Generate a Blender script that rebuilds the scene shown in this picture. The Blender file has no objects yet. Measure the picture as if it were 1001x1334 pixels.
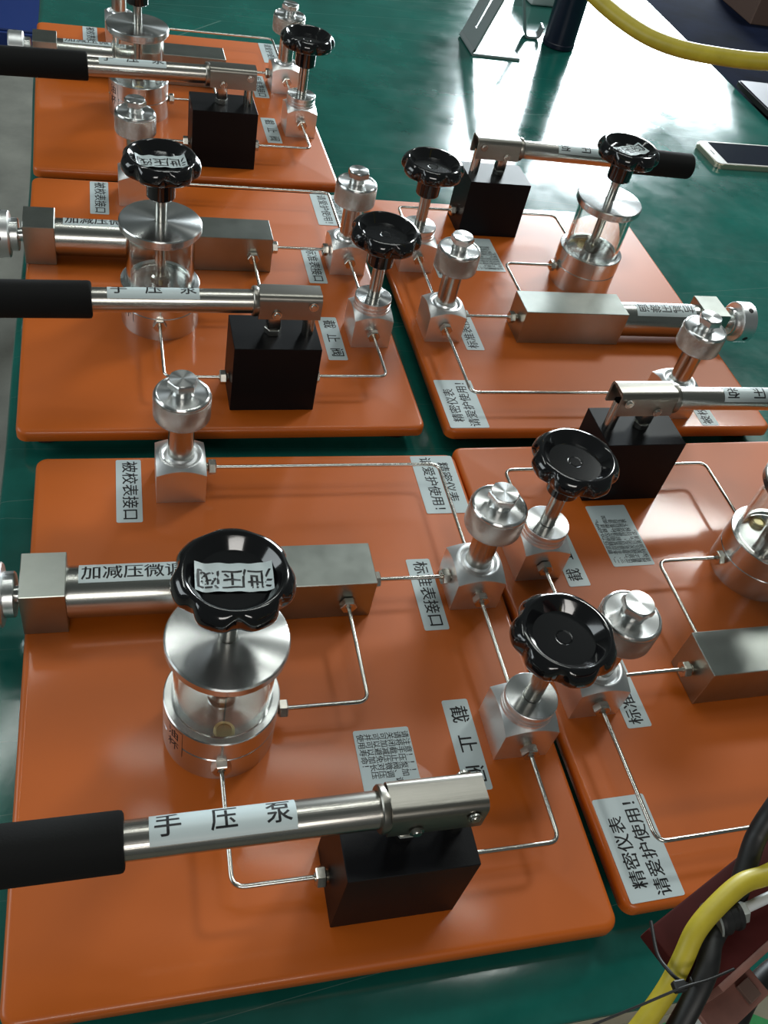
import bpy, bmesh, math, random
from mathutils import Matrix, Vector, noise
PI = math.pi
S = 0.001                      # all figures below are in millimetres
rnd = random.Random(7)
scene = bpy.context.scene
COL = scene.collection

# ------------------------------------------------------------------ camera
def cam_matrix():
    a, r, y = 0.77208671, 0.26064194, -0.39089142
    return (Matrix.Rotation(y, 4, 'Z') @ Matrix.Rotation(a, 4, 'X') @ Matrix.Rotation(r, 4, 'Z'))
cd = bpy.data.cameras.new('camera')
cam = bpy.data.objects.new('camera', cd)
COL.objects.link(cam)
cam.matrix_world = Matrix.Translation(Vector((-106.747, -358.827, 555.211)) * S) @ cam_matrix()
cd.sensor_fit = 'VERTICAL'
cd.sensor_height = 36
cd.lens = 0.89662 * 36
cd.clip_start = 0.02
scene.camera = cam

# ------------------------------------------------------------------ world, lamps, exposure
wd = bpy.data.worlds.new('world')
scene.world = wd
wd.use_nodes = True
bg = wd.node_tree.nodes['Background']
bg.inputs[0].default_value = (0.62, 0.72, 0.70, 1)
bg.inputs[1].default_value = 0.11

def area(name, loc, aim, sx, sy, power, col=(1, 1, 1)):
    ld = bpy.data.lights.new(name, 'AREA')
    ld.shape = 'RECTANGLE'
    ld.size = sx
    ld.size_y = sy
    ld.energy = power
    ld.color = col
    o = bpy.data.objects.new(name, ld)
    COL.objects.link(o)
    o.location = loc
    d = Vector(aim) - Vector(loc)
    o.rotation_euler = d.to_track_quat('-Z', 'Y').to_euler()
    return o
# tall window in the far wall, seen mirrored in the table
area('window_daylight', (2.52, 5.0, 0.98), (2.52, 0.0, 0.98), 1.2, 2.0, 340, (0.86, 0.96, 1.0))
area('window_daylight', (3.50, 5.0, 0.72), (3.50, 0.0, 0.72), 0.62, 1.42, 110, (0.86, 0.96, 1.0))
# ceiling lamps of the workshop; the last is an added front fill
area('ceiling_or_fill_lamp', (2.45, 2.15, 2.35), (1.6, 0.8, 0.0), 0.62, 0.36, 42, (0.95, 1.0, 0.97))
area('window_daylight', (-3.4, 0.6, 1.3), (0.0, 0.3, 0.1), 2.4, 1.4, 42, (0.88, 0.97, 1.0))
area('ceiling_or_fill_lamp', (-0.95, 1.35, 2.2), (-0.6, 0.9, 0.0), 1.3, 0.08, 5, (0.95, 1.0, 0.95))
area('ceiling_or_fill_lamp', (0.35, 1.0, 2.2), (0.3, 0.8, 0.0), 1.3, 0.08, 4.5, (0.95, 1.0, 0.95))
area('ceiling_or_fill_lamp', (0.35, 0.6, 2.2), (0.3, 0.5, 0.0), 1.3, 0.08, 4.5, (0.95, 1.0, 0.95))
area('ceiling_or_fill_lamp', (-0.3, -2.3, 1.5), (0.2, 0.3, 0.0), 1.4, 0.5, 20, (1.0, 0.97, 0.92))  # added soft fill behind the camera, set low to brighten front faces

vs = scene.view_settings
vs.view_transform = 'Standard'
vs.look = 'None'
vs.gamma = 1
vs.exposure = -0.1
try:
    vs.use_curve_mapping = False
except Exception:
    pass
scene.cycles.use_denoising = True
scene.cycles.max_bounces = 10
scene.cycles.transmission_bounces = 8
scene.cycles.caustics_reflective = False
scene.cycles.caustics_refractive = False
scene.cycles.sample_clamp_indirect = 6

# ------------------------------------------------------------------ materials
def new_mat(name):
    m = bpy.data.materials.new(name)
    m.use_nodes = True
    return m, m.node_tree, m.node_tree.nodes['Principled BSDF']
def N(nt, t, **k):
    n = nt.nodes.new(t)
    for a, b in k.items():
        if a in n.inputs:
            n.inputs[a].default_value = b
        else:
            setattr(n, a, b)
    return n
def plain(name, col, rough=0.5, metal=0.0, coat=0.0, coatr=0.05, var=0.0, vscale=300, bump=0.0, bscale=800, aniso=0.0, tan=None, spec=0.5, rvar=0.0, stretch=None):
    m, nt, p = new_mat(name)
    p.inputs['Base Color'].default_value = (*col, 1)
    p.inputs['Roughness'].default_value = rough
    p.inputs['Metallic'].default_value = metal
    p.inputs['Coat Weight'].default_value = coat
    p.inputs['Coat Roughness'].default_value = coatr
    p.inputs['Specular IOR Level'].default_value = spec
    tc = N(nt, 'ShaderNodeTexCoord')
    src = tc.outputs['Object']
    if stretch:
        mp = N(nt, 'ShaderNodeMapping')
        mp.inputs['Scale'].default_value = stretch
        nt.links.new(src, mp.inputs['Vector'])
        src = mp.outputs['Vector']
    if var or rvar:
        nz = N(nt, 'ShaderNodeTexNoise', Scale=vscale, Detail=6.0, Roughness=0.6)
        nt.links.new(src, nz.inputs['Vector'])
        if var:
            r = N(nt, 'ShaderNodeValToRGB')
            r.color_ramp.elements[0].position = 0.3
            r.color_ramp.elements[1].position = 0.7
            r.color_ramp.elements[0].color = (*[c * (1 - var) for c in col], 1)
            r.color_ramp.elements[1].color = (*[min(1, c * (1 + var)) for c in col], 1)
            nt.links.new(nz.outputs[0], r.inputs[0])
            nt.links.new(r.outputs[0], p.inputs['Base Color'])
        if rvar:
            mr = N(nt, 'ShaderNodeMapRange')
            mr.inputs['From Min'].default_value = 0.3
            mr.inputs['From Max'].default_value = 0.7
            mr.inputs['To Min'].default_value = max(0.02, rough - rvar)
            mr.inputs['To Max'].default_value = rough + rvar
            nt.links.new(nz.outputs[0], mr.inputs['Value'])
            nt.links.new(mr.outputs[0], p.inputs['Roughness'])
    if bump:
        nb = N(nt, 'ShaderNodeTexNoise', Scale=bscale, Detail=2.0)
        nt.links.new(src, nb.inputs['Vector'])
        b = N(nt, 'ShaderNodeBump', Strength=bump, Distance=0.0003)
        nt.links.new(nb.outputs[0], b.inputs['Height'])
        nt.links.new(b.outputs[0], p.inputs['Normal'])
        if coat:
            nt.links.new(b.outputs[0], p.inputs['Coat Normal'])
    if aniso:
        p.inputs['Anisotropic'].default_value = aniso
        p.inputs['Anisotropic Rotation'].default_value = 0.25
        t = N(nt, 'ShaderNodeTangent', direction_type='RADIAL', axis=tan or 'Z')
        nt.links.new(t.outputs[0], p.inputs['Tangent'])
    return m
M = {}
M['orange'] = plain('orange_powder_coat', (0.60, 0.122, 0.006), 0.47, coat=0.27, coatr=0.09, bump=0.06, bscale=800, var=0.03, vscale=12)
M['turned'] = plain('turned_aluminium', (0.74, 0.75, 0.74), 0.26, 1.0, aniso=0.85, tan='Z')
M['steel'] = plain('polished_stainless_steel', (0.52, 0.52, 0.485), 0.24, 1.0)
M['pipe'] = plain('drawn_steel_pipe', (0.62, 0.61, 0.56), 0.22, 1.0)
M['nut'] = plain('steel_nut', (0.60, 0.57, 0.51), 0.26, 1.0)
M['brushed'] = plain('brushed_steel_tube', (0.52, 0.50, 0.46), 0.27, 1.0, bump=0.25, bscale=900, stretch=(0.02, 1, 1))
M['bracket'] = plain('brushed_steel_bracket', (0.30, 0.285, 0.255), 0.33, 1.0, bump=0.2, bscale=900, stretch=(0.03, 1, 1))
M['alum'] = plain('machined_aluminium', (0.90, 0.915, 0.92), 0.36, 1.0, bump=0.2, bscale=1200, stretch=(1, 1, 0.03))
M['milled'] = plain('milled_steel_block', (0.40, 0.42, 0.385), 0.31, 1.0, var=0.05, vscale=60, rvar=0.02)
M['gold'] = plain('brass_screw', (0.65, 0.55, 0.30), 0.3, 1.0)
M['black_gloss'] = plain('black_bakelite', (0.006, 0.006, 0.007), 0.13, coat=0.6, coatr=0.05, bump=0.03, bscale=160)
M['black_block'] = plain('black_anodised_block', (0.006, 0.006, 0.007), 0.42, bump=0.15, bscale=900, spec=0.14)
M['foam'] = plain('black_foam_rubber', (0.010, 0.010, 0.010), 0.9, bump=0.5, bscale=900, spec=0.2)
M['rubber'] = plain('black_rubber', (0.012, 0.012, 0.012), 0.6)
M['label'] = plain('silver_label', (0.60, 0.69, 0.70), 0.40)
M['ink'] = plain('black_print', (0.012, 0.012, 0.014), 0.5)
M['yellow'] = plain('yellow_hose', (0.50, 0.40, 0.03), 0.45, var=0.12, vscale=60)
M['hose_black'] = plain('black_hose', (0.010, 0.010, 0.010), 0.5)
M['maroon'] = plain('maroon_paint', (0.060, 0.008, 0.007), 0.65, var=0.15, vscale=30, spec=0.15)
M['pinkish'] = plain('worn_red_steel', (0.25, 0.11, 0.085), 0.5, var=0.25, vscale=40)
M['beige'] = plain('beige_laminate', (0.42, 0.38, 0.28), 0.5, var=0.06)
M['zinc'] = plain('zinc_plated_steel', (0.66, 0.68, 0.64), 0.3, 0.8)
M['stand'] = plain('anodised_aluminium_stand', (0.50, 0.54, 0.55), 0.5, 0.6)
M['navy'] = plain('navy_plastic', (0.012, 0.014, 0.035), 0.32, spec=0.4)
M['blue'] = plain('blue_plastic', (0.008, 0.03, 0.16), 0.45)
M['cabinet'] = plain('dark_blue_painted_case', (0.006, 0.010, 0.028), 0.85, var=0.5, vscale=9, spec=0.05)
M['carton'] = plain('brown_carton', (0.16, 0.10, 0.08), 0.8)
M['white'] = plain('white_plastic', (0.7, 0.72, 0.72), 0.4)
M['gold_phone'] = plain('champagne_metal', (0.62, 0.55, 0.42), 0.3, 0.7)
M['phone_white'] = plain('phone_bezel', (0.75, 0.74, 0.70), 0.2, coat=0.5)
M['screen'] = plain('dark_glass_screen', (0.008, 0.012, 0.03), 0.06, coat=1.0, coatr=0.02)
M['grey_card'] = plain('grey_cover', (0.10, 0.09, 0.12), 0.5)
M['metal_leg'] = plain('grey_painted_steel', (0.2, 0.21, 0.2), 0.5)
M['paint_green'] = plain('green_floor_paint', (0.05, 0.38, 0.12), 0.5, var=0.2, vscale=20)

# concrete
M['concrete'] = plain('concrete_floor', (0.17, 0.17, 0.145), 0.7, var=0.28, vscale=7, bump=0.3, bscale=60)
M['beige_floor'] = plain('beige_floor_paint', (0.36, 0.33, 0.24), 0.6, var=0.2, vscale=12)
M['wall'] = plain('painted_wall', (0.4, 0.42, 0.4), 0.8, var=0.04, vscale=3)

# green rubber mat: glossy, worn, with faint scratches
m, nt, p = new_mat('green_rubber_mat')
tc = N(nt, 'ShaderNodeTexCoord')
n1 = N(nt, 'ShaderNodeTexNoise', Scale=9.0, Detail=6.0, Roughness=0.65)
nt.links.new(tc.outputs['Object'], n1.inputs['Vector'])
cr = N(nt, 'ShaderNodeValToRGB')
cr.color_ramp.elements[0].color = (0.006, 0.088, 0.070, 1)
cr.color_ramp.elements[0].position = 0.3
cr.color_ramp.elements[1].color = (0.013, 0.155, 0.124, 1)
cr.color_ramp.elements[1].position = 0.72
nt.links.new(n1.outputs[0], cr.inputs[0])
mp = N(nt, 'ShaderNodeMapping')
mp.inputs['Rotation'].default_value = (0, 0, 0.6)
mp.inputs['Scale'].default_value = (0.35, 6.0, 1)
nt.links.new(tc.outputs['Object'], mp.inputs['Vector'])
vo = N(nt, 'ShaderNodeTexVoronoi', feature='DISTANCE_TO_EDGE', Scale=2.2)
nt.links.new(mp.outputs[0], vo.inputs['Vector'])
lt = N(nt, 'ShaderNodeMath', operation='LESS_THAN')
lt.inputs[1].default_value = 0.0012
nt.links.new(vo.outputs['Distance'], lt.inputs[0])
mx = N(nt, 'ShaderNodeMix', data_type='RGBA')
mx.inputs['B'].default_value = (0.10, 0.20, 0.17, 1)
nt.links.new(lt.outputs[0], mx.inputs['Factor'])
nt.links.new(cr.outputs[0], mx.inputs['A'])
nt.links.new(mx.outputs['Result'], p.inputs['Base Color'])
n2 = N(nt, 'ShaderNodeTexNoise', Scale=14.0, Detail=8.0, Roughness=0.7)
nt.links.new(tc.outputs['Object'], n2.inputs['Vector'])
mr = N(nt, 'ShaderNodeMapRange')
mr.inputs['From Min'].default_value = 0.3
mr.inputs['From Max'].default_value = 0.7
mr.inputs['To Min'].default_value = 0.09
mr.inputs['To Max'].default_value = 0.18
nt.links.new(n2.outputs[0], mr.inputs['Value'])
nt.links.new(mr.outputs[0], p.inputs['Roughness'])
p.inputs['IOR'].default_value = 1.62
nb = N(nt, 'ShaderNodeTexNoise', Scale=500.0, Detail=2.0)
nt.links.new(tc.outputs['Object'], nb.inputs['Vector'])
bb = N(nt, 'ShaderNodeBump', Strength=0.05, Distance=0.0003)
nt.links.new(nb.outputs[0], bb.inputs['Height'])
nt.links.new(bb.outputs[0], p.inputs['Normal'])
M['mat'] = m

# clear cup
m, nt, p = new_mat('clear_acrylic')
p.inputs['Base Color'].default_value = (0.95, 0.97, 0.95, 1)
p.inputs['Roughness'].default_value = 0.02
p.inputs['Transmission Weight'].default_value = 1.0
p.inputs['IOR'].default_value = 1.45
M['glass'] = m

# knurled steel: crossed diagonal grooves round the Z axis
m, nt, p = new_mat('knurled_steel')
p.inputs['Base Color'].default_value = (0.60, 0.575, 0.53, 1)
p.inputs['Metallic'].default_value = 1
p.inputs['Roughness'].default_value = 0.27
tc = N(nt, 'ShaderNodeTexCoord')
sp = N(nt, 'ShaderNodeSeparateXYZ')
nt.links.new(tc.outputs['Object'], sp.inputs[0])
at = N(nt, 'ShaderNodeMath', operation='ARCTAN2')
nt.links.new(sp.outputs['Y'], at.inputs[0])
nt.links.new(sp.outputs['X'], at.inputs[1])
def math_n(op, a, b):
    n = N(nt, 'ShaderNodeMath', operation=op)
    for i, v in enumerate((a, b)):
        if v is None:
            continue
        if isinstance(v, (int, float)):
            n.inputs[i].default_value = v
        else:
            nt.links.new(v, n.inputs[i])
    return n.outputs[0]
ang = math_n('MULTIPLY', at.outputs[0], 90.0)
zz = math_n('MULTIPLY', sp.outputs['Z'], 90.0 / 0.0217)
h = math_n('MULTIPLY', math_n('SINE', math_n('ADD', ang, zz), None), math_n('SINE', math_n('SUBTRACT', ang, zz), None))
b = N(nt, 'ShaderNodeBump', Strength=0.8, Distance=0.0004)
nt.links.new(h, b.inputs['Height'])
nt.links.new(b.outputs[0], p.inputs['Normal'])
M['knurl'] = m

# ------------------------------------------------------------------ mesh helpers
def V(x, y, z):
    return Vector((x * S, y * S, z * S))
def finish(name, bm, mat, parent=None, smooth=0.6, mats=None):
    bmesh.ops.recalc_face_normals(bm, faces=bm.faces)
    me = bpy.data.meshes.new(name)
    bm.to_mesh(me)
    bm.free()
    for mm in (mats or [mat]):
        me.materials.append(mm)
    if smooth:
        me.polygons.foreach_set('use_smooth', [True] * len(me.polygons))
        try:
            me.set_sharp_from_angle(angle=smooth)
        except Exception:
            pass
    o = bpy.data.objects.new(name, me)
    COL.objects.link(o)
    if parent:
        o.parent = parent
    return o
def at(o, x, y, z):            # give a part its own origin
    o.location = V(x, y, z)
    return o
def empty(name, x=0, y=0, z=0, rz=0):
    o = bpy.data.objects.new(name, None)
    COL.objects.link(o)
    o.empty_display_size = 0.02
    o.location = V(x, y, z)
    o.rotation_euler = (0, 0, rz)
    return o
def tag(o, label=None, cat=None, group=None, kind=None):
    if label: o['label'] = label
    if cat: o['category'] = cat
    if group: o['group'] = group
    if kind: o['kind'] = kind
    return o
def box(bm, x0, x1, y0, y1, z0, z1, bev=0.0, seg=2, mtx=None):
    r = bmesh.ops.create_cube(bm, size=1)
    vs_ = r['verts']
    for v in vs_:
        v.co = V(x0 + (v.co.x + .5) * (x1 - x0), y0 + (v.co.y + .5) * (y1 - y0), z0 + (v.co.z + .5) * (z1 - z0))
    if bev:
        es = list({e for v in vs_ for e in v.link_edges})
        r2 = bmesh.ops.bevel(bm, geom=es, offset=bev * S, segments=seg, affect='EDGES', profile=0.5)
        vs_ = list({v for f in r2['faces'] for v in f.verts} | {v for v in vs_ if v.is_valid})
    if mtx:
        bmesh.ops.transform(bm, matrix=mtx, verts=vs_)
    return vs_
def lathe(bm, prof, seg=48, mtx=None, lobes=None):
    """prof: list of (r, z[, w]); closed to the axis where r == 0."""
    rings = []
    for pt in prof:
        r, z = pt[0], pt[1]
        w = pt[2] if len(pt) > 2 else 0
        if r < 1e-6:
            rings.append([bm.verts.new(V(0, 0, z))])
        else:
            ring = []
            for i in range(seg):
                t = 2 * PI * i / seg
                rr = r - (w * lobes(t) if lobes and w else 0)
                ring.append(bm.verts.new(V(rr * math.cos(t), rr * math.sin(t), z)))
            rings.append(ring)
    for a, b_ in zip(rings, rings[1:]):
        if len(a) == 1 and len(b_) == 1:
            continue
        for i in range(seg):
            j = (i + 1) % seg
            if len(a) == 1:
                bm.faces.new((a[0], b_[j], b_[i]))
            elif len(b_) == 1:
                bm.faces.new((a[i], a[j], b_[0]))
            else:
                bm.faces.new((a[i], a[j], b_[j], b_[i]))
    vs_ = [v for r in rings for v in r]
    if mtx:
        bmesh.ops.transform(bm, matrix=mtx, verts=vs_)
    return vs_
def axis_m(x, y, z, d):        # local +Z of the shape turned to direction d, moved to x,y,z
    return Matrix.Translation(V(x, y, z)) @ Vector(d).to_track_quat('Z', 'Y').to_matrix().to_4x4()
def cyl_prof(r, z0, z1, c=0.4):
    return [(0, z0), (r - c, z0), (r, z0 + c), (r, z1 - c), (r - c, z1), (0, z1)]
def hexa(bm, af, z0, z1, mtx=None, ch=0.6, both=True):
    rc = af / math.sqrt(3)
    def ring(r, z): return [(r * math.cos(PI / 3 * i), r * math.sin(PI / 3 * i), z) for i in range(6)]
    # chamfer discs give the usual rounded corners
    rings = []
    if both:
        rings.append(ring(rc * 0.90, z0))
    rings.append(ring(rc, z0 + (ch if both else 0)))
    rings.append(ring(rc, z1 - ch))
    rings.append(ring(rc * 0.90, z1))
    vr = [[bm.verts.new(V(*p_)) for p_ in r] for r in rings]
    for a, b_ in zip(vr, vr[1:]):
        for i in range(6):
            bm.faces.new((a[i], a[(i + 1) % 6], b_[(i + 1) % 6], b_[i]))
    bm.faces.new(list(reversed(vr[0])))
    bm.faces.new(vr[-1])
    vs_ = [v for r in vr for v in r]
    if mtx:
        bmesh.ops.transform(bm, matrix=mtx, verts=vs_)
    return vs_
def fillet(pts, rad, n=6):
    pts = [Vector(p_) for p_ in pts]
    out = [pts[0]]
    for a, b_, c in zip(pts, pts[1:], pts[2:]):
        u = (a - b_).normalized()
        w = (c - b_).normalized()
        ang_ = u.angle(w)
        t = min(rad / math.tan(ang_ / 2), (a - b_).length * .45, (c - b_).length * .45)
        p0, p1 = b_ + u * t, b_ + w * t
        for k in range(n + 1):
            s = k / n
            out.append((1 - s) ** 2 * p0 + 2 * s * (1 - s) * b_ + s * s * p1)
    out.append(pts[-1])
    return out
def smooth_path(pts, n=8):
    pts = [Vector(p_) for p_ in pts]
    P_ = [pts[0] * 2 - pts[1]] + pts + [pts[-1] * 2 - pts[-2]]
    out = []
    for i in range(1, len(P_) - 2):
        a, b_, c, d = P_[i - 1:i + 3]
        for k in range(n):
            t = k / n
            out.append(0.5 * ((2 * b_) + (c - a) * t + (2 * a - 5 * b_ + 4 * c - d) * t * t + (3 * b_ - a - 3 * c + d) * t ** 3))
    out.append(pts[-1])
    return out
def sweep(bm, path, r, seg=12):
    path = [Vector(p_) for p_ in path]
    rings = []
    up = None
    for i, p_ in enumerate(path):
        d = (path[min(i + 1, len(path) - 1)] - path[max(i - 1, 0)]).normalized()
        if up is None:
            up = Vector((0, 0, 1)) if abs(d.z) < .9 else Vector((1, 0, 0))
        up = (up - d * up.dot(d)).normalized()
        sd = d.cross(up)
        rr = r(i / (len(path) - 1)) if callable(r) else r
        rings.append([bm.verts.new((p_ + (up * math.cos(2 * PI * k / seg) + sd * math.sin(2 * PI * k / seg)) * rr) * S) for k in range(seg)])
    for a, b_ in zip(rings, rings[1:]):
        for k in range(seg):
            j = (k + 1) % seg
            bm.faces.new((a[k], a[j], b_[j], b_[k]))
    bm.faces.new(rings[0])
    bm.faces.new(list(reversed(rings[-1])))

def text_bm(bm, items, thin=0.0, mat_index=1, xf=None, cuts=None):
    """items: (string, x, y, size) centred; written in the XY plane, then moved by xf."""
    for s, x, y, size in items:
        cu = bpy.data.curves.new('lettering', 'FONT')
        cu.body = s
        cu.size = size * S
        cu.align_x = 'CENTER'
        cu.align_y = 'CENTER'
        cu.resolution_u = 2
        cu.fill_mode = 'FRONT'
        o = bpy.data.objects.new('lettering', cu)
        COL.objects.link(o)
        dg = bpy.context.evaluated_depsgraph_get()
        me = bpy.data.meshes.new_from_object(o.evaluated_get(dg))
        bpy.data.objects.remove(o)
        bpy.data.curves.remove(cu)
        me.transform(Matrix.Translation(V(x, y, 0)))
        f0 = len(bm.faces)
        bm.from_mesh(me)
        if thin:                # thicker strokes: the same outlines laid again a hair to each side
            for dx_, dy_ in ((thin, 0), (-2 * thin, 0), (thin, thin)):
                me.transform(Matrix.Translation(V(dx_, dy_, 0)))
                bm.from_mesh(me)
        bpy.data.meshes.remove(me)
        bm.faces.ensure_lookup_table()
        for f in bm.faces[f0:]:
            f.material_index = mat_index
def round_rect(w, h, r, n=4):
    pts = []
    for cx, cy, a0 in ((w / 2 - r, h / 2 - r, 0), (-w / 2 + r, h / 2 - r, PI / 2), (-w / 2 + r, -h / 2 + r, PI), (w / 2 - r, -h / 2 + r, 1.5 * PI)):
        for k in range(n + 1):
            a = a0 + PI / 2 * k / n
            pts.append((cx + r * math.cos(a), cy + r * math.sin(a)))
    return pts
def flat_label(name, w, h, items, parent, loc, rz=0.0, thin=0.17, r=1.6):
    bm = bmesh.new()
    pts = round_rect(w, h, r)
    top = [bm.verts.new(V(x, y, 0.30)) for x, y in pts]
    bot = [bm.verts.new(V(x, y, 0.0)) for x, y in pts]
    bm.faces.new(top)
    n = len(pts)
    for i in range(n):
        j = (i + 1) % n
        bm.faces.new((bot[i], bot[j], top[j], top[i]))
    tb = bmesh.new()
    text_bm(tb, items, thin)
    for v in tb.verts:
        v.co.z = 0.36 * S
    me = bpy.data.meshes.new('t')
    tb.to_mesh(me)
    tb.free()
    bm.from_mesh(me)
    bpy.data.meshes.remove(me)
    o = finish_keep(name, bm, parent, [M['label'], M['ink']])
    o.location = V(*loc)
    o.rotation_euler = (0, 0, rz)
    return o
def finish_keep(name, bm, parent, mats):
    me = bpy.data.meshes.new(name)
    bm.to_mesh(me)
    bm.free()
    for mm in mats:
        me.materials.append(mm)
    o = bpy.data.objects.new(name, me)
    COL.objects.link(o)
    o.parent = parent
    return o
def bent_label(name, w, h, items, parent, radius, centre, axis_xyz, tilt, thin=0.0):
    """label wrapped round a cylinder whose axis runs along local X."""
    bm = bmesh.new()
    nx, ny = 2, 16
    grid = [[bm.verts.new(V(-w / 2 + w * i / nx, -h / 2 + h * j / ny, 0)) for j in range(ny + 1)] for i in range(nx + 1)]
    for i in range(nx):
        for j in range(ny):
            bm.faces.new((grid[i][j], grid[i + 1][j], grid[i + 1][j + 1], grid[i][j + 1]))
    nlab = len(bm.verts)
    tb = bmesh.new()
    text_bm(tb, items, thin)
    k = -h / 2
    while k < h / 2:
        bmesh.ops.bisect_plane(tb, geom=tb.verts[:] + tb.edges[:] + tb.faces[:], plane_co=V(0, k, 0), plane_no=(0, 1, 0))
        k += radius * 0.12
    for v in tb.verts:
        v.co.z = 0.07 * S
    me = bpy.data.meshes.new('t')
    tb.to_mesh(me)
    tb.free()
    bm.from_mesh(me)
    bpy.data.meshes.remove(me)
    for v in bm.verts:
        a = v.co.y / (radius * S) + tilt
        rr = radius * S + 0.15 * S + v.co.z
        v.co.y = rr * math.sin(a)
        v.co.z = rr * math.cos(a)
    o = finish_keep(name, bm, parent, [M['label'], M['ink']])
    o.location = V(*centre)
    o.rotation_euler = axis_xyz
    for pl in o.data.polygons:
        pl.use_smooth = True
    return o

# ------------------------------------------------------------------ the setting
FLOOR = -775
bm = bmesh.new()
box(bm, -4200, 5200, -3200, 6000, FLOOR - 60, FLOOR)
tag(finish('floor', bm, M['concrete'], smooth=0), kind='structure', label='grey concrete workshop floor')
bm = bmesh.new()
for (x0, x1, z0, z1) in ((-4200, 1900, FLOOR, 2500), (3840, 5200, FLOOR, 2500), (1900, 3840, FLOOR, -20), (1900, 3140, 2000, 2500), (3140, 3840, 1450, 2500)):
    box(bm, x0, x1, 5050, 5200, z0, z1)
tag(finish('wall_back', bm, M['wall'], smooth=0), kind='structure', label='painted wall behind the table with a tall window')

# ------------------------------------------------------------------ table
TZ = -25.0
table = tag(empty('work_table', 400, 680, FLOOR), 'long workshop table with beige board edge under the green rubber mat', 'table')
def under(o, root):             # parent keeping world placement (roots are never scaled)
    o.parent = root
    o.matrix_parent_inverse = Matrix.Translation(root.location) .inverted() if root.rotation_euler.z == 0 else (Matrix.Translation(root.location) @ Matrix.Rotation(root.rotation_euler.z, 4, 'Z')).inverted()
    return o
bm = bmesh.new()
box(bm, -203, 1006, -252, 1690, TZ - 33, TZ - 2.7, 1)
under(finish('tabletop', bm, M['beige'], smooth=0.5), table)
for x in (-140, 945):
    for y in (-180, 1620):
        bm = bmesh.new()
        box(bm, x - 22, x + 22, y - 22, y + 22, FLOOR, TZ - 33, 3)
        under(finish('leg', bm, M['metal_leg'], smooth=0.5), table)
# mat: a sheet with softly rolled edges, its left edge hanging a little over the table
bm = bmesh.new()
def mat_left(y):
    return -209 - 7 * max(0, min(1, (260 - y) / 350)) - 6.0 * max(0, (y - 500) / 700) ** 1.2 * 2.4 + 1.5 * math.sin(y / 90)
ys = [-249 + 1950 * k / 60 for k in range(61)]
prof = []
rows = []
for k, y in enumerate(ys):
    xl = mat_left(y)
    edge = 0
    row = [(xl - 2.0, TZ - 46), (xl - 1.2, TZ - 10), (xl, TZ - 4), (xl + 2.4, TZ - 1), (xl + 7, TZ), (100, TZ), (500, TZ), (900, TZ), (1006, TZ), (1010.5, TZ - 1), (1012, TZ - 3.4)]
    rows.append([bm.verts.new(V(x, y, z)) for x, z in row])
front = [bm.verts.new(V(v.co.x / S, -251, v.co.z / S - 0.5)) for v in rows[0]]
front2 = [bm.verts.new(V(v.co.x / S, -252, v.co.z / S - 2.4)) for v in rows[0]]
allr = [front2, front] + rows
for a, b_ in zip(allr, allr[1:]):
    for i in range(len(a) - 1):
        bm.faces.new((a[i], a[i + 1], b_[i + 1], b_[i]))
mat_o = finish('rubber_mat', bm, M['mat'], smooth=1.2)
sol = mat_o.modifiers.new('thickness', 'SOLIDIFY')
sol.thickness = 2.6 * S
sol.offset = -1
mat_o['label'] = 'glossy dark green rubber mat with pale scratches'
under(mat_o, table)

# ------------------------------------------------------------------ one calibration pump bench (five stand on the table)
PT = 11.7
ZP = 19.0
unit = empty('pump_bench')
# base plate with rounded corners
bm = bmesh.new()
rings = []
W_, D_ = 360, 422.4
for inset, z in ((1.5, -PT), (0, -PT + 1.2), (0, -4.2), (0.55, -2.2), (1.7, -0.75), (3.4, -0.12), (4.6, 0.0)):
    pts = round_rect(W_ - 2 * inset, D_ - 2 * inset, 9.0 - inset * .8, 6)
    rings.append([bm.verts.new(V(x, y, z)) for x, y in pts])
for a, b_ in zip(rings, rings[1:]):
    n = len(a)
    for i in range(n):
        bm.faces.new((a[i], a[(i + 1) % n], b_[(i + 1) % n], b_[i]))
bm.faces.new(rings[-1])
bm.faces.new(list(reversed(rings[0])))
finish('base_plate', bm, M['orange'], unit, smooth=0.9)
for x in (-158, 158):
    for y in (-186, 186):
        bm = bmesh.new()
        lathe(bm, [(0, TZ), (12, TZ), (13.5, TZ + 1.5), (15, -PT - .01), (0, -PT)], 24)
        at(finish('rubber_foot', bm, M['rubber'], unit), x, y, 0)

def crown_block(bm, half, zc, slope, rings_after):
    """square block whose top is turned to a cone, then lathe rings (r, z)."""
    n = 64
    angs = [2 * PI * (i + .5) / n for i in range(n)]
    def rb(t): return half / max(abs(math.cos(t)), abs(math.sin(t)))
    rc = half * math.sqrt(2)
    # make corner angles exact
    angs = [2 * PI * i / n for i in range(n)]
    bot = [bm.verts.new(V(rb(t) * math.cos(t), rb(t) * math.sin(t), 0)) for t in angs]
    top = [bm.verts.new(V(rb(t) * math.cos(t), rb(t) * math.sin(t), zc + (rc - rb(t)) * slope)) for t in angs]
    prev = top
    for i in range(n):
        bm.faces.new((bot[i], bot[(i + 1) % n], top[(i + 1) % n], top[i]))
    bm.faces.new(list(reversed(bot)))
    for r, z in rings_after:
        cur = [bm.verts.new(V(min(r, rb(t)) * math.cos(t), min(r, rb(t)) * math.sin(t), z)) for t in angs]
        for i in range(n):
            bm.faces.new((prev[i], prev[(i + 1) % n], cur[(i + 1) % n], cur[i]))
        prev = cur
    bm.faces.new(prev)
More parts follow.
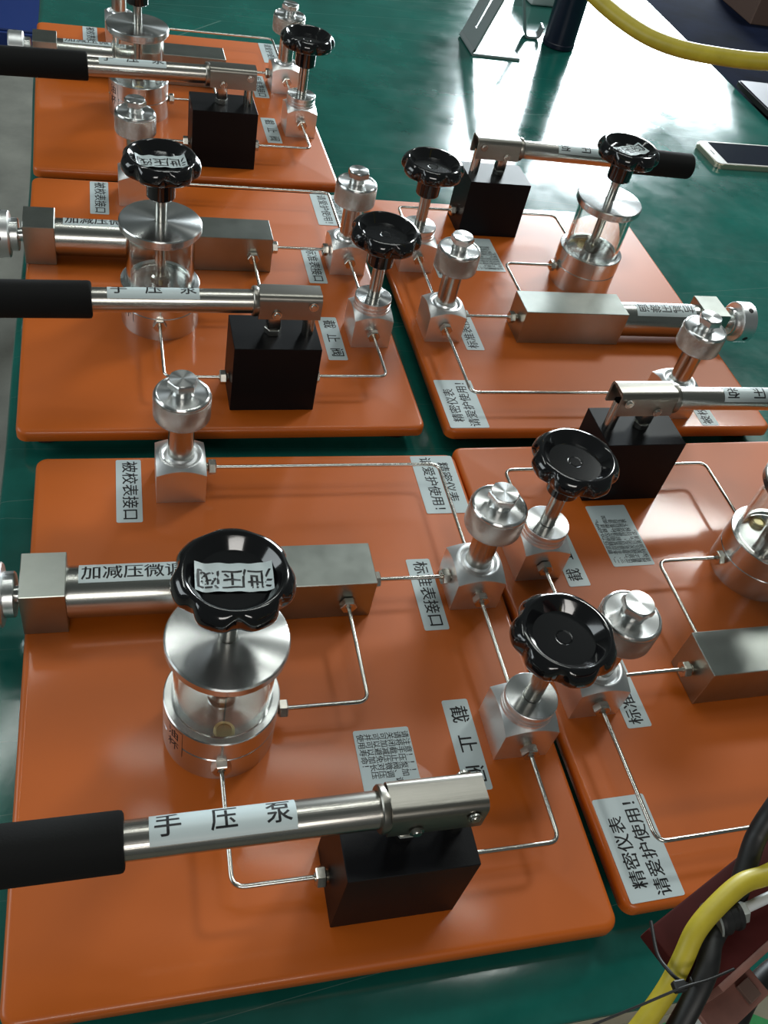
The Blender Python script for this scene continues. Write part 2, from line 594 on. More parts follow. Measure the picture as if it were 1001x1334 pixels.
def gauge_port(x, y, turn):
    bm = bmesh.new()
    crown_block(bm, 19.4, 29.6, 0.62, [(17.4, 36.2), (16.6, 36.6), (15.4, 36.6), (14.6, 35.2), (13.2, 34.6), (11, 35.2), (10.0, 37.0)])
    p_ = at(finish('port_block', bm, M['alum'], unit, smooth=0.5), x, y, 0)
    bm = bmesh.new()
    lathe(bm, [(10, 36), (10, 77), (0, 77)], 40)
    finish('port_stem', bm, M['steel'], p_)
    bm = bmesh.new()
    lathe(bm, [(9.9, 76.0), (19.6, 76.0), (21.2, 77.2), (21.7, 78.5), (21.7, 96.2), (21.2, 96.9)], 64)
    finish('knurled_nut', bm, M['knurl'], p_, smooth=0.7)
    bm = bmesh.new()
    lathe(bm, [(21.2, 96.9), (21.0, 98.0), (20.2, 99.2), (19.2, 99.6), (18.6, 98.9), (10.5, 98.9), (0, 98.9)], 64)
    finish('nut_cap', bm, M['turned'], p_, smooth=0.4)
    bm = bmesh.new()
    mt = Matrix.Rotation(turn, 4, 'Z')
    lathe(bm, [(8.8, 98.8), (7.6, 99.6), (7.3, 101), (7.3, 104.6), (9.6, 105.4)], 32)
    hexa(bm, 20, 105.2, 112.2, mt, ch=1.1)
    lathe(bm, [(10.2, 112.1), (9.9, 112.7), (0, 112.7)], 32)
    finish('hex_plug', bm, M['turned'], p_, smooth=0.4)
    return p_
port1 = gauge_port(-67.5, 176.7, 0.2)
port1['label'] = 'gauge port with round knurled nut and hex plug at plate edge'
port2 = gauge_port(150.3, 55.8, 0.45)

LOBE_N = 7
def lobes(ph):
    def f(t):
        c = 0.5 + 0.5 * math.cos(LOBE_N * (t - ph))
        return c ** 2.8
    return f
def handwheel(parent, x, y, zd, ph, name='handwheel'):
    bm = bmesh.new()
    d = 4.2
    lathe(bm, [(0, 0.2), (4.4, 0.2), (5.0, -0.25), (5.5, 0.0), (5.8, 0.0), (19.9, 0.0), (20.2, 0.0), (25.4, 6.2), (26.2, 7.0), (27.2, 7.6), (28.3, 7.5), (30.2, 6.6, d * .15), (32.4, 4.4, d * .55),
               (33.8, 1.4, d * .85), (34.2, -1.6, d), (33.8, -4.2, d), (32.6, -6.2, d * .8), (30.4, -7.4, d * .4), (27.6, -7.6, d * .2), (25.0, -6.6), (23.0, -4.6), (15.5, -4.0), (13.6, -5.2), (13.0, -8),
               (12.6, -30.0), (11.8, -31.0), (0, -31.0)], 168, lobes=lobes(ph))
    o = at(finish(name, bm, M['black_gloss'], parent, smooth=0.55), x, y, zd)
    return o
# stop valve
bm = bmesh.new()
crown_block(bm, 19.6, 31.0, 0.58, [(18.6, 36.6), (18.3, 38.6), (16.9, 39.2), (16.9, 40.2), (18.3, 40.8), (18.3, 42.4), (16.9, 43.0), (16.9, 44.0), (18.3, 44.6), (18.3, 48.0), (17.7, 48.6), (6.6, 48.6), (6.4, 47.8)])
valve = at(finish('stop_valve_block', bm, M['alum'], unit, smooth=0.5), 149.6, -72.0, 0)
bm = bmesh.new()
lathe(bm, [(18.1, 48.65), (17.7, 48.9), (6.6, 48.9), (6.6, 48.5)], 64)
finish('valve_cap', bm, M['turned'], valve, smooth=0.4)
bm = bmesh.new()
lathe(bm, [(6, 46), (6, 92), (0, 92)], 32)
finish('valve_stem', bm, M['steel'], valve)
handwheel(valve, 0, 0, 116.2, 0.35)

# oil cup with release valve
CX, CY = -53.9, -48.8
bm = bmesh.new()
lathe(bm, [(0, 0), (36.3, 0), (36.3, 23.2), (35.7, 23.8), (35.7, 24.6), (36.5, 25.2), (36.5, 43.2), (35.8, 43.9), (31.8, 43.9), (31.4, 43.2), (31.4, 41.5), (27.6, 41.5), (27.2, 36.5), (9, 36.5), (9, 42), (7, 43.5), (5, 43.5)], 96)
cup = at(finish('oil_cup_base', bm, M['turned'], unit, smooth=0.5), CX, CY, 0)
bm = bmesh.new()
lathe(bm, [(27.8, 42.0), (31.0, 42.0), (31.0, 98.0), (27.8, 98.0), (27.8, 42.0)], 96)
glass = finish('clear_cup', bm, M['glass'], cup, smooth=0.6)
bm = bmesh.new()
lathe(bm, [(0, 95.8), (33.6, 95.8), (34.6, 96.6), (34.6, 98.6), (36.2, 98.9), (36.8, 99.6), (36.8, 104.6), (36.0, 105.7), (35.2, 106.0), (5.6, 106.0), (5.2, 105.2), (0, 105.2)], 96)
finish('cup_lid', bm, M['turned'], cup, smooth=0.4)
bm = bmesh.new()
lathe(bm, [(5, 36), (5, 96)], 32)
lathe(bm, [(5, 105), (5, 134), (0, 134)], 32)
lathe(bm, [(9.2, 44), (9.2, 50), (7.5, 52), (5, 52)], 32)
finish('release_valve_stem', bm, M['steel'], cup)
bm = bmesh.new()
lathe(bm, [(6.4, 36), (6.4, 39.4), (4.6, 39.8), (4.6, 38.8), (0, 38.8)], 24)
hs = at(finish('brass_screw', bm, M['gold'], cup), -0.5, -22, 0)
hs['label'] = 'small brass screw inside the clear cup'
rel = handwheel(unit, CX, CY, 160.4, -PI / 2, 'release_handwheel')
# crinkled sticker lying in the wheel's dish (reads from the far side)
bm = bmesh.new()
nx, ny = 22, 6
def crk(x, y):
    return 1.0 + max(0, abs(x) - 16.5) * 0.55 + 0.35 * math.sin(x * 0.55 + y * .3) + 0.25 * math.sin(y * 0.7 + x * .2)
sw, sh = 42, 19.5
g_ = [[bm.verts.new(V(-sw / 2 + sw * i / nx, -sh / 2 + sh * j / ny, 0)) for j in range(ny + 1)] for i in range(nx + 1)]
for i in range(nx):
    for j in range(ny):
        bm.faces.new((g_[i][j], g_[i + 1][j], g_[i + 1][j + 1], g_[i][j + 1]))
tb = bmesh.new()
text_bm(tb, [('泄', -13.8, 0.3, 14.0), ('压', 0, 0.3, 14.0), ('阀', 13.8, 0.3, 14.0)], 0.15)
for k in range(-20, 21, 2):
    bmesh.ops.bisect_plane(tb, geom=tb.verts[:] + tb.edges[:] + tb.faces[:], plane_co=V(k, 0, 0), plane_no=(1, 0, 0))
for v in tb.verts:
    v.co.z = 0.12 * S
me = bpy.data.meshes.new('t')
tb.to_mesh(me)
tb.free()
bm.from_mesh(me)
bpy.data.meshes.remove(me)
for v in bm.verts:
    v.co.z += crk(v.co.x / S, v.co.y / S) * S
stick = finish_keep('sticker', bm, rel, [M['label'], M['ink']])
stick.rotation_euler = (0, 0, PI - 0.02)
for pl in stick.data.polygons:
    pl.use_smooth = True

# fine adjuster: two square blocks, a barrel and a turning knob
def block(name, x0, x1, y0, y1, z1, mat, parent, bev=0.5):
    bm = bmesh.new()
    cx_, cy_ = (x0 + x1) / 2, (y0 + y1) / 2
    box(bm, x0 - cx_, x1 - cx_, y0 - cy_, y1 - cy_, 0.0, z1, bev, 1)
    return at(finish(name, bm, mat, parent, smooth=0.5), cx_, cy_, 0)
block('adjuster_end_block', -180, -150.4, 36.0, 74.6, 41.5, M['milled'], unit)
block('adjuster_body_block', -53.7, 65.9, 36.0, 74.6, 39.6, M['milled'], unit)
AY, AZ = 55.3, 20.6
bm = bmesh.new()
lathe(bm, [(18.4, 0), (18.4, 97.5)], 64, axis_m(-151, 0, AZ, (1, 0, 0)))
barrel = at(finish('adjuster_barrel', bm, M['steel'], unit), 0, AY, 0)
bm = bmesh.new()
for r0, x0, x1 in ((6.5, -9, 1),):
    lathe(bm, cyl_prof(r0, 0, x1 - x0 + 30), 32, axis_m(x0, 0, 0, (1, 0, 0)))
lathe(bm, cyl_prof(16, 0, 8, 0.8), 48, axis_m(-16, 0, 0, (1, 0, 0)))
knob = finish('adjuster_knob', bm, M['turned'], unit, smooth=0.5)
knob.location = V(-180, AY, AZ + .5)
bm = bmesh.new()
lathe(bm, [(0, 0), (20.5, 0), (22.6, 1.6), (22.6, 18.0), (21.6, 19.0), (16, 19.2), (0, 19.2)], 56, axis_m(-35, 0, 0, (1, 0, 0)))
kb = finish('knob_barrel', bm, M['alum'], knob, smooth=0.5)
for k in range(4):
    a = PI / 2 * k + .35
    bm = bmesh.new()
    lathe(bm, [(0, .25), (2.6, .25), (3.1, 0.02), (3.1, -.5)], 16, axis_m(-26, 22.6 * math.sin(a), 22.6 * math.cos(a), (0, math.sin(a), math.cos(a))))
    finish('grip_hole', bm, M['rubber'], knob)

# pump block with piston rod, link and lever
pump = block('pump_block', -0.5, 75.6, -185.6, -136.8, 69, M['black_block'], unit, 0.4)
HY, HZ = -161.2, 100.8
bm = bmesh.new()
lathe(bm, [(5.2, 68.9), (5.2, 98)], 24)
at(finish('piston_rod', bm, M['steel'], unit), 66, HY, 0)
bm = bmesh.new()
hexa(bm, 13, 68.9, 75.0, None, 0.7)
box(bm, -6, 6, -5.5, 5.5, 74.5, 99, 2.0, 2)
lathe(bm, cyl_prof(6.8, -5.6, 5.6), 24, axis_m(0, 0, 95.5, (0, 1, 0)))
at(finish('pivot_link', bm, M['steel'], unit, smooth=0.5), 35, HY, 0)
# bracket: inverted U pressed from sheet
def u_section(w, zt, zb, r, n=5):
    pts = [(-w, zb), (-w, zt - r)]
    for k in range(1, n + 1):
        a = PI - PI / 2 * k / n
        pts.append((-w + r + r * math.cos(a), zt - r + r * math.sin(a)))
    for k in range(0, n + 1):
        a = PI / 2 - PI / 2 * k / n
        pts.append((w - r + r * math.cos(a), zt - r + r * math.sin(a)))
    pts.append((w, zb))
    return pts
bm = bmesh.new()
outer = u_section(11.2, 12.2, -10.4, 5.5)
inner = list(reversed(u_section(9.0, 10.2, -10.4, 3.7)))
loop = outer + inner
A_ = [bm.verts.new(V(19.5, y, z)) for y, z in loop]
B_ = [bm.verts.new(V(73, y, z)) for y, z in loop]
for i in range(len(loop)):
    j = (i + 1) % len(loop)
    bm.faces.new((A_[i], A_[j], B_[j], B_[i]))
no = len(outer)
for R_ in (A_, B_):
    for i in range(no - 1):
        bm.faces.new((R_[i], R_[i + 1], R_[2 * no - 2 - i], R_[2 * no - 1 - i]))
br = finish('lever_bracket', bm, M['bracket'], unit, smooth=0.5)
br.location = V(0, HY, HZ)
bm = bmesh.new()
lathe(bm, [(9.8, 0), (12.2, 0), (12.9, 0.8), (12.9, 3.4), (12.2, 5.2), (9.8, 5.2)], 48, axis_m(14.8, 0, 0, (1, 0, 0)))
finish('collar', bm, M['bracket'], br, smooth=0.6)
for px_, pz_ in ((65.5, 3.8), (35, -5.4)):
    bm = bmesh.new()
    lathe(bm, [(0, -14.2), (2.4, -14.2), (2.8, -13.6), (2.8, 13.6), (2.4, 14.2), (0, 14.2)], 20, axis_m(px_, 0, pz_, (0, 1, 0)))
    for s_ in (-1, 1):
        lathe(bm, [(2.8, -.5), (4.1, -.5), (4.1, .5), (2.8, .5)], 20, axis_m(px_, s_ * 12.4, pz_, (0, 1, 0)))
    finish('pivot_pin', bm, M['steel'], br, smooth=0.5)
lever_dir = Vector((-200, 0, -3.6)).normalized()
bm = bmesh.new()
lathe(bm, [(0, 0), (10, 0), (10, 140), (0, 140)], 48, axis_m(20, 0, 0, lever_dir))
lev = finish('lever_tube', bm, M['brushed'], unit)
lev.location = V(0, HY, HZ - .2)
bm = bmesh.new()
lathe(bm, [(10, 0), (13.2, 0), (14.6, .8), (15.0, 2.4), (15.0, 96.4), (14.4, 98.2), (13, 99), (0, 99)], 48, axis_m(-114, 0, -2.4, lever_dir))
gr = finish('foam_grip', bm, M['foam'], unit, smooth=0.9)
gr.location = V(0, HY, HZ - .2)
lb = bent_label('label', 73, 20, [('手', -27.5, -0.5, 14), ('压', 0, -0.5, 14), ('泵', 27.5, -0.5, 14)], unit, 10.0, (-65.5, HY, HZ - 1.75), (0, -0.018, 0), 0.15, thin=0.17)
lb = bent_label('label', 74, 20, [('加减压微调', -0.5, -2.2, 14.0)], unit, 18.4, (-105.5, AY, AZ), (0, 0, 0), 0.20, thin=0.17)

# pipes with their hex nuts
def pipe(name, pts, ends):
    P3 = [(x, y, ZP) for x, y in pts]
    cx_, cy_ = P3[0][0], P3[0][1]
    bm = bmesh.new()
    sweep(bm, fillet([(x - cx_, y - cy_, z) for x, y, z in P3], 8.0), 1.55, 12)
    o = at(finish(name, bm, M['pipe'], unit, smooth=1.0), cx_, cy_, 0)
    for (x, y, dx, dy, gap) in ends:
        bm = bmesh.new()
        mt = axis_m(x - cx_, y - cy_, ZP, (dx, dy, 0))
        hexa(bm, 11.2, 0.6, 6.6, mt, 0.7)
        lathe(bm, [(1.8, 0.0), (2.8, 0.0), (2.8, 0.8)], 16, mt)
        z_ = 6.6
        pr = []
        while z_ < gap + .5:
            pr += [(3.4, z_), (3.9, z_ + .35), (3.4, z_ + .7)]
            z_ += 0.8
        if len(pr) < 3:
            pr = [(3.9, 5.9), (3.9, gap + .3)]
        lathe(bm, pr, 20, mt)
        finish('pipe_nut', bm, M['nut'], o, smooth=0.5)
    return o
pipe('pipe', [(-41.5, 178.3), (152.0, 178.3), (152.0, 80)], [(-38.5, 178.3, -1, 0, 9.0), (152.0, 83.4, 0, -1, 8)])
pipe('pipe', [(72, 55.0), (126, 55.0)], [(75.0, 55.0, -1, 0, 9.2), (123.4, 55.0, 1, 0, 8)])
pipe('pipe', [(46.0, 32), (46.0, -48.9), (-12.5, -48.9)], [(46.0, 28.8, 0, 1, 7.4), (-9.4, -48.9, -1, 0, 8.2)])
pipe('pipe', [(150.2, 30), (150.2, -49)], [(150.2, 27.1, 0, 1, 9.6), (150.2, -45.2, 0, -1, 7.4)])
pipe('pipe', [(149.2, -98), (149.2, -160.3), (80.5, -160.3)], [(149.2, -101.4, 0, 1, 10), (83.8, -160.3, -1, 0, 8.4)])
pipe('pipe', [(-5, -162), (-56.4, -162), (-56.4, -87)], [(-8.9, -162, 1, 0, 8.6), (-56.4, -90.8, 0, 1, 6)])

# printed labels on the plate
CW = -PI / 2
lab_tested = flat_label('label', 69.5, 20, [('被校表接口', 0, 0, 13.2)], unit, (-107.8, 171.7, 0), CW)
flat_label('label', 70, 20, [('标准表接口', 0, 0, 13.0)], unit, (116.4, 53.4, 0), CW)
flat_label('label', 70, 39.5, [('精密仪表', -2.5, 7.5, 12.2), ('请爱护使用！', 2.5, -7.2, 12.0)], unit, (156.4, 172.5, 0), CW)
flat_label('label', 70, 19.5, [('截', -23, 0, 14.2), ('止', 0, 0, 14.2), ('阀', 23, 0, 14.2)], unit, (113.8, -77.5, 0), CW)
note_a = ['请注意！！！', '请将手压泵加', '关闭截止阀、调', '可加减压微调', '可以避免对压', '并可以加长压', '使用寿命！']
note_b = ['一、额定压力0-60MPa，', '二、本台精密仪器请', '三、手压泵预压，微调加', '压力源使用前请检查油', '量是否充足，使用后将', '截止阀关闭，打开泄压', '阀，卸压后方可拆下表', '请保持油液清洁。']
def note(lines, size, lead, parent):
    its = []
    for i, t in enumerate(lines):
        w = sum(1.0 if ord(c) > 255 else 0.56 for c in t) * size
        its.append((t, -32 + w / 2, (len(lines) - 1) * lead / 2 - i * lead, size))
    return flat_label('label', 70, 39.5, its, parent, (55.3, -95.2, 0), CW, thin=0.06)
nb_o = note(note_b, 5.0, 4.6, unit)
nb_mesh = nb_o.data
na_o = note(note_a, 5.6, 5.3, unit)
na_mesh = na_o.data
bpy.data.objects.remove(nb_o)
# name plate on the cup side (local -X -Y)
bm = bmesh.new()
tb = bmesh.new()
text_bm(tb, [('油', 0, 6.5, 11), ('杯', 0, -6.5, 11)])
bpy_me = bpy.data.meshes.new('t')
for k in range(-6, 7, 1):
    bmesh.ops.bisect_plane(tb, geom=tb.verts[:] + tb.edges[:] + tb.faces[:], plane_co=V(k, 0, 0), plane_no=(1, 0, 0))
for v in tb.verts:
    v.co.z = 0.08 * S
nx = 8
g2 = [[bm.verts.new(V(-8 + 16 * i / nx, -14.5 + 29 * j, 0)) for j in range(2)] for i in range(nx + 1)]
for i in range(nx):
    bm.faces.new((g2[i][0], g2[i + 1][0], g2[i + 1][1], g2[i][1]))
tb.to_mesh(bpy_me)
tb.free()
bm.from_mesh(bpy_me)
bpy.data.meshes.remove(bpy_me)
for v in bm.verts:
    x, y, z = v.co.x / S, v.co.y / S, v.co.z / S
    a = math.radians(212) + x / 36.7
    r_ = 36.72 + z
    v.co = V(r_ * math.cos(a), r_ * math.sin(a), 25 + y + 2)
lo = finish_keep('cup_label', bm, cup, [M['turned'], M['ink']])

def copy_tree(o, parent=None):
    c = o.copy()
    COL.objects.link(c)
    if parent is not None:
        c.parent = parent
    for ch in list(o.children):
        copy_tree(ch, c)
    return c
def find(root, name):
    return [c for c in root.children if c.name.split('.')[0] == name]
PLACES = [
    (0, 0, 0, 'orange pump bench nearest the camera, front of the left-hand row', 0),
    (-21.2, 454.4, 0.92, 'orange pump bench in the middle of the left-hand row', 0),
    (-31.7, 896.9, 1.93, 'orange pump bench farthest away, at the back of the left-hand row', 0),
    (360.3, 454.1, 180.5, 'orange pump bench at the back of the right-hand row, lever pointing right to the phone', 1),
    (364.1, 12.4, 181.1, 'orange pump bench at the front of the right-hand row, cut off by the picture edge', 1),
]
KNOB = [4, 3, 5, -5, 0]
RELT = [-0.02, 0.10, 0.05, 0.35, 0.1]
WHEEL = [0.35, 0.75, 0.1, 0.5, 0.2]
units = [unit] + [copy_tree(unit) for _ in PLACES[1:]]
for u, (x, y, a, lab, nt_) in zip(units, PLACES):
    u.location = V(x, y, 0)
    u.rotation_euler = (0, 0, math.radians(a))
    tag(u, lab, 'pump', 'orange hand pump benches in two rows')
for k, u in enumerate(units):
    kn = find(u, 'adjuster_knob')[0]
    kn.location.x += KNOB[k] * S
    rw = find(u, 'release_handwheel')[0]
    rw.rotation_euler = (0, 0, RELT[k])
    vb = find(u, 'stop_valve_block')[0]
    find(vb, 'handwheel')[0].rotation_euler = (0, 0, WHEEL[k])
    for pi_, pb_ in enumerate(find(u, 'port_block')):
        find(pb_, 'hex_plug')[0].rotation_euler = (0, 0, (k * 37 + pi_ * 23) % 60 * PI / 180)
    if PLACES[k][4]:
        for c in find(u, 'label'):
            if c.data == na_mesh:
                c.data = nb_mesh

# ------------------------------------------------------------------ things on the table behind
# navy bottle standing upright
bm = bmesh.new()
lathe(bm, [(0, 0), (27, 0), (29.5, 1.5), (30, 5), (30, 9), (29, 10), (29, 150), (30, 152), (30, 190), (26, 205), (14, 214), (14, 236), (0, 237)], 48)
b_ = finish('bottle', bm, M['navy'], smooth=0.5)
b_.location = V(680, 1318, TZ)
tag(b_, 'dark navy cylindrical bottle standing behind the right-hand benches', 'bottle')
bm = bmesh.new()
box(bm, -60, 60, -40, 40, 0, 55, 6, 3)
wb = finish('small_box', bm, M['white'], smooth=0.5)
wb.location = V(745, 1560, TZ)
wb.rotation_euler = (0, 0, .1)
tag(wb, 'white plastic box at the top edge beside the navy bottle', 'box')

# folding aluminium stand: bent strips with slots
def strip(bm, pts, width_dir, w, t=4.0, slot=None):
    """bent flat strip through pts, width along width_dir."""
    pts = fillet(pts, 9, 6)
    wd_ = Vector(width_dir).normalized()
    rows_ = []
    L = 0
    for i, p_ in enumerate(pts):
        d = (pts[min(i + 1, len(pts) - 1)] - pts[max(i - 1, 0)]).normalized()
        nrm = d.cross(wd_).normalized()
        rows_.append([(p_ + wd_ * w * s + nrm * t / 2 * q) * S for s, q in ((-.5, -1), (.5, -1), (.5, 1), (-.5, 1))])
    vv = [[bm.verts.new(c) for c in r] for r in rows_]
    for a, b2 in zip(vv, vv[1:]):
        for k in range(4):
            bm.faces.new((a[k], a[(k + 1) % 4], b2[(k + 1) % 4], b2[k]))
    bm.faces.new(vv[0])
    bm.faces.new(list(reversed(vv[-1])))
st = tag(empty('tablet_stand', 530, 1265, TZ), 'bent aluminium tablet stand left of the navy bottle', 'stand')
def frame_strip(bm, p0, p1, y0, y1, t, slot):
    """flat strip from p0 to p1 (x, z) spanning y0..y1 with a slot cut out, built as four bars."""
    a, b2 = Vector((p0[0], 0, p0[1])), Vector((p1[0], 0, p1[1]))
    d = (b2 - a).normalized()
    n = Vector((-d.z, 0, d.x))
    L = (b2 - a).length
    s0, s1, w0, w1 = slot
    for u0, u1, v0, v1 in ((0, L, y0, w0), (0, L, w1, y1), (0, s0, w0, w1), (s1, L, w0, w1)):
        pts = []
        for u in (u0, u1):
            for v in (v0, v1):
                for q in (-t / 2, t / 2):
                    c = a + d * u + n * q
                    pts.append(bm.verts.new(V(c.x, v, c.z)))
        for f_ in ((0, 1, 3, 2), (4, 6, 7, 5), (0, 4, 5, 1), (2, 3, 7, 6), (0, 2, 6, 4), (1, 5, 7, 3)):
            bm.faces.new([pts[k] for k in f_])
bm = bmesh.new()
frame_strip(bm, (486, TZ + 6), (548, TZ + 186), 1223, 1307, 4, (28, 175, 1258, 1272))
lead = fillet([(494, 0, TZ + 2), (482.5, 0, TZ + 2), (487, 0, TZ + 10)], 5, 6)
rows_ = []
for i, p_ in enumerate(lead):
    d = (lead[min(i + 1, len(lead) - 1)] - lead[max(i - 1, 0)]).normalized()
    n_ = Vector((-d.z, 0, d.x))
    rows_.append([bm.verts.new(V(p_.x + n_.x * q, y_, p_.z + n_.z * q)) for y_, q in ((1223, -2), (1307, -2), (1307, 2), (1223, 2))])
for a, b2 in zip(rows_, rows_[1:]):
    for k in range(4):
        bm.faces.new((a[k], a[(k + 1) % 4], b2[(k + 1) % 4], b2[k]))
under(finish('slotted_upright', bm, M['stand'], smooth=0.5), st)
bm = bmesh.new()
box(bm, 492, 574, 1223, 1307, TZ, TZ + 4, 0.5, 1)
under(finish('foot_plate', bm, M['stand'], smooth=0.5), st)
bm = bmesh.new()
strip(bm, [(548, 1310, TZ + 180), (622, 1345, TZ + 3), (650, 1347, TZ + 3), (652, 1347, TZ + 22)], (0.2, 1, 0), 26, 4)
under(finish('prop_leg', bm, M['stand'], smooth=0.5), st)

# phone
ph = tag(empty('phone', 872, 920, TZ), 'champagne gold smartphone lying screen up at the right table edge', 'phone')
ph.rotation_euler = (0, 0, 0)
def poly_prism(bm, pts, z0, z1, inset=0.0):
    a = [bm.verts.new(V(x, y, z0)) for x, y in pts]
    b2 = [bm.verts.new(V(x, y, z1)) for x, y in pts]
    n = len(pts)
    for i in range(n):
        bm.faces.new((a[i], a[(i + 1) % n], b2[(i + 1) % n], b2[i]))
    bm.faces.new(b2)
    bm.faces.new(list(reversed(a)))
bm = bmesh.new()
poly_prism(bm, round_rect(158, 78, 10, 6), 0, 7.6)
bmesh.ops.bevel(bm, geom=[e for e in bm.edges if abs(e.verts[0].co.z - e.verts[1].co.z) < 1e-6], offset=1.6 * S, segments=2, affect='EDGES')
finish('body', bm, M['gold_phone'], ph, smooth=0.6)
bm = bmesh.new()
poly_prism(bm, round_rect(155, 75, 9, 6), 7.5, 8.1)
finish('bezel', bm, M['phone_white'], ph, smooth=0.5)
bm = bmesh.new()
poly_prism(bm, [(-59, -34.5), (59, -34.5), (59, 34.5), (-59, 34.5)], 8.0, 8.35)
finish('screen', bm, M['screen'], ph, smooth=0)
bm = bmesh.new()
box(bm, -69, -67.6, -7, 7, 8.0, 8.4)
finish('earpiece', bm, M['rubber'], ph, smooth=0)
ph.location = V(877, 918, TZ)
ph.rotation_euler = (0, 0, 0.04)

# dark folder over the right table edge
fo = tag(empty('tablet', 1085, 1150, TZ), 'dark grey tablet in a cover beyond the table edge above the phone', 'tablet')
bm = bmesh.new()
poly_prism(bm, round_rect(150, 130, 6, 3), 0, 9)
finish('cover', bm, M['rubber'], fo, smooth=0.5)
bm = bmesh.new()
poly_prism(bm, round_rect(144, 124, 5, 3), 9, 11)
finish('face', bm, M['grey_card'], fo, smooth=0.5)
fo.location = V(1090, 1160, TZ)
fo.rotation_euler = (0, 0, 0.0)

# dark equipment case beside the table on the right and a carton on it
bm = bmesh.new()
box(bm, 1030, 2300, 900, 3400, FLOOR, TZ - 15, 8, 2)
tag(finish('equipment_case', bm, M['cabinet'], smooth=0.5), 'large dark blue equipment case right of the table edge', 'case')
bm = bmesh.new()
box(bm, -130, 130, -90, 90, 0, 70, 2, 1)
ct = finish('carton', bm, M['carton'], smooth=0.5)
ct.location = V(1400, 1720, TZ - 15)
tag(ct, 'brown carton on the dark blue case at the top right corner', 'carton')
bm = bmesh.new()
sweep(bm, smooth_path([(1130, 1270, TZ - 10), (1160, 1300, TZ - 5), (1195, 1320, TZ - 2), (1190, 1350, TZ + 4), (1180, 1380, TZ + 8)]), 1.8, 8)
cb = finish('thin_cable', bm, M['zinc'], smooth=1)
tag(cb, 'thin pale bent cable end on the dark blue case', 'cable')

# blue crate on the floor behind the table's left edge
cr_ = tag(empty('storage_crate', -560, 3150, FLOOR), 'dark blue plastic crate on the floor at the top left', 'crate')
bm = bmesh.new()
box(bm, -330, 250, -290, 520, 0, 12, 2, 1)
for a in ((-330, -318, -290, 520), (238, 250, -290, 520), (-330, 250, -290, -278), (-330, 250, 508, 520)):
    box(bm, a[0], a[1], a[2], a[3], 0, 60, 1, 1)
finish('shell', bm, M['blue'], cr_, smooth=0.5)
bm = bmesh.new()
box(bm, -300, 230, -270, 500, 55, 64, 3, 1)
finish('lid', bm, M['blue'], cr_, smooth=0.5)

# yellow air hose hanging across the top right
bm = bmesh.new()
sweep(bm, smooth_path([(225, 520, 372), (242, 450, 351), (264, 392, 336), (285, 346, 330), (305, 315, 331), (330, 289, 337), (358, 270, 344), (393, 253, 356), (440, 235, 372)]), 6.2, 20)
tag(finish('air_hose', bm, M['yellow'], smooth=1.2), 'thick yellow air hose hanging in the air across the top right', 'hose')

# red machine arm in front of the table at the bottom right
arm = tag(empty('machine_arm', 124, -250, 200), 'dark maroon steel machine arm reaching in at the bottom right corner', 'machine')
arm.rotation_euler = (0, 0, math.radians(22.9))
bm = bmesh.new()
box(bm, -40, 230, -30, 0, -9, 0, 0.8, 2)
finish('top_beam', bm, M['maroon'], arm, smooth=0.5)
bm = bmesh.new()
box(bm, -30, 230, -33, -29.6, -27, -1, 0.6, 2)
box(bm, -30, 4, -46, -32, -29, -26, 0.5, 1)
finish('flange', bm, M['pinkish'], arm, smooth=0.5)['label'] = 'worn pinkish steel flange along the lower side of the arm'
bm = bmesh.new()
box(bm, -8, -1, -44, -36, -26.5, -24, 0.3, 1)
finish('slot_block', bm, M['carton'], arm, smooth=0.5)
arm.location = V(124.3, -250.8, 200)
# fitting: black socket, washer, hex nut and a pale rod
fi = tag(empty('rod_fitting', 122, -268, 201), 'black rubber fitting with white hex nut and rod on the maroon arm', 'fitting')
fi.rotation_euler = (0, 0, math.radians(6))
fi.location = V(119.5, -268.5, 208.0)
bm = bmesh.new()
lathe(bm, [(0, -7), (5.4, -7), (6.6, -5.4), (6.6, -2), (5.6, -1.2), (5.6, 1.6), (6.2, 2.2), (6.2, 3.6), (0, 3.6)], 32, axis_m(0, 0, 0, (1, 0, .05)))
finish('socket', bm, M['hose_black'], fi, smooth=0.5)
bm = bmesh.new()
lathe(bm, [(0, -8), (7.4, -8), (7.4, -7), (0, -7)], 32, axis_m(0, 0, -1, (1, 0, .05)))
finish('washer', bm, M['zinc'], fi, smooth=0.5)
bm = bmesh.new()
hexa(bm, 7.6, 3.6, 7.8, axis_m(0, 0, 0, (1, 0, .05)), 0.5)
finish('hex_nut', bm, M['zinc'], fi, smooth=0.5)
bm = bmesh.new()
lathe(bm, [(2.1, 7), (2.1, 60), (0, 60)], 20, axis_m(0, 0, 0, (1, .1, .05)))
finish('rod', bm, M['white'], fi)
def hose(name, pts, r, mat, label, cat, group=None, seg=16):
    bm = bmesh.new()
    sweep(bm, smooth_path(pts), r, seg)
    return tag(finish(name, bm, mat, smooth=1.2), label, cat, group)
hose('air_hose', [(196, -240, 222), (165.6, -250.8, 218), (140.5, -257.3, 216), (126.0, -259.6, 216.5), (111.4, -266.2, 214.5), (100.7, -272.9, 211.5), (94, -280.6, 206), (87.6, -287.6, 200), (77.4, -295.5, 195), (64.6, -304, 190)], 4.0, M['yellow'],
     'thin yellow air hose curving over the maroon arm at the bottom right', 'hose')
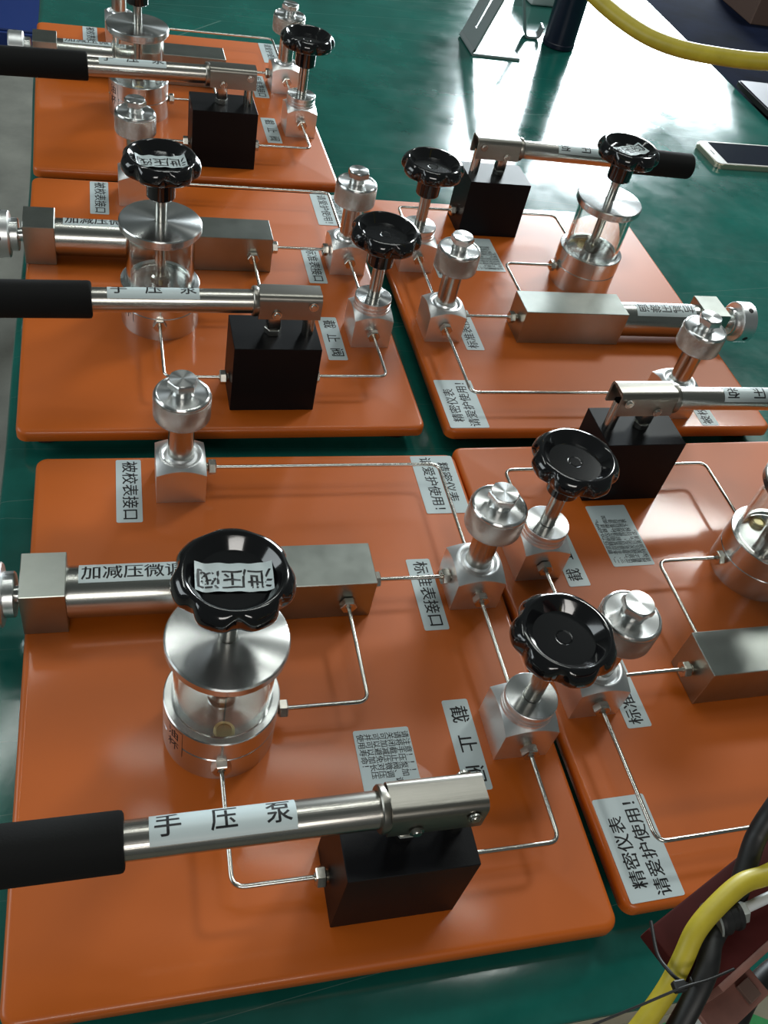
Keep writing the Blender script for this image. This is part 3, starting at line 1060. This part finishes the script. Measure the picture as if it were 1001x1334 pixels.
hose('power_cable', [(180, -212, 236), (165.3, -223.7, 230), (149, -235.5, 224), (142.8, -242, 215), (137, -250, 210), (129, -260, 206.2), (119.8, -267.7, 205.6), (109.3, -275.8, 206), (102.4, -285.6, 205.5), (94.6, -294.5, 199), (86.6, -303.4, 188)], 4.4, M['hose_black'],
     'thick black cable running under the yellow hose along the maroon arm', 'cable')
hose('power_cable', [(194.8, -269.7, 150), (164.6, -279.7, 150), (149.9, -287.6, 150), (136.1, -299.2, 150)], 4.6, M['hose_black'],
     'short black cable below the maroon arm in the bottom right corner', 'cable')
zt = tag(empty('cable_tie', 84, -290, 205), 'thin black cable tie knotted round the yellow hose with long tails', 'cable tie')
bm = bmesh.new()
sweep(bm, smooth_path([(88.5, -264.5, 203), (84.5, -277, 206), (84.5, -284, 209.5), (86.8, -288, 210), (92, -290.2, 208), (96, -287, 203)]), 0.75, 8)
sweep(bm, smooth_path([(108.7, -288.6, 214), (97, -290.5, 213.5), (85, -291.5, 213), (68, -293.5, 205), (52, -295, 196)]), 0.5, 8)
under(finish('strap', bm, M['hose_black'], smooth=1.2), zt)
bm = bmesh.new()
box(bm, 83, 88, -292.5, -288.5, 209.5, 213, 0.5, 1)
under(finish('tie_head', bm, M['hose_black'], smooth=0.5), zt)

bm = bmesh.new()
box(bm, 300, 2600, -900, 60, FLOOR, FLOOR + 0.4)
tag(finish('trim_2', bm, M['beige_floor'], smooth=0), kind='structure', label='beige painted floor area')
# painted green lines on the floor and a small fitting lying there
bm = bmesh.new()
for ox, oy, a_, wd in ((600, -85, -0.52, 13), (560, -150, 0.15, 9)):
    box(bm, 0, 700, -wd, wd, 0.3, 0.8, mtx=Matrix.Translation(V(ox, oy, FLOOR)) @ Matrix.Rotation(a_, 4, 'Z'))
tag(finish('trim_1', bm, M['paint_green'], smooth=0), kind='structure', label='green painted line on the floor')
bm = bmesh.new()
lathe(bm, [(0, 0), (22, 0), (22, 14), (14, 18), (14, 34), (0, 34)], 32)
w_ = finish('plastic_stopper', bm, M['white'], smooth=0.5)
w_.location = V(640, -140, FLOOR + .8)
tag(w_, 'small white plastic stopper standing on the floor at the bottom edge', 'stopper')
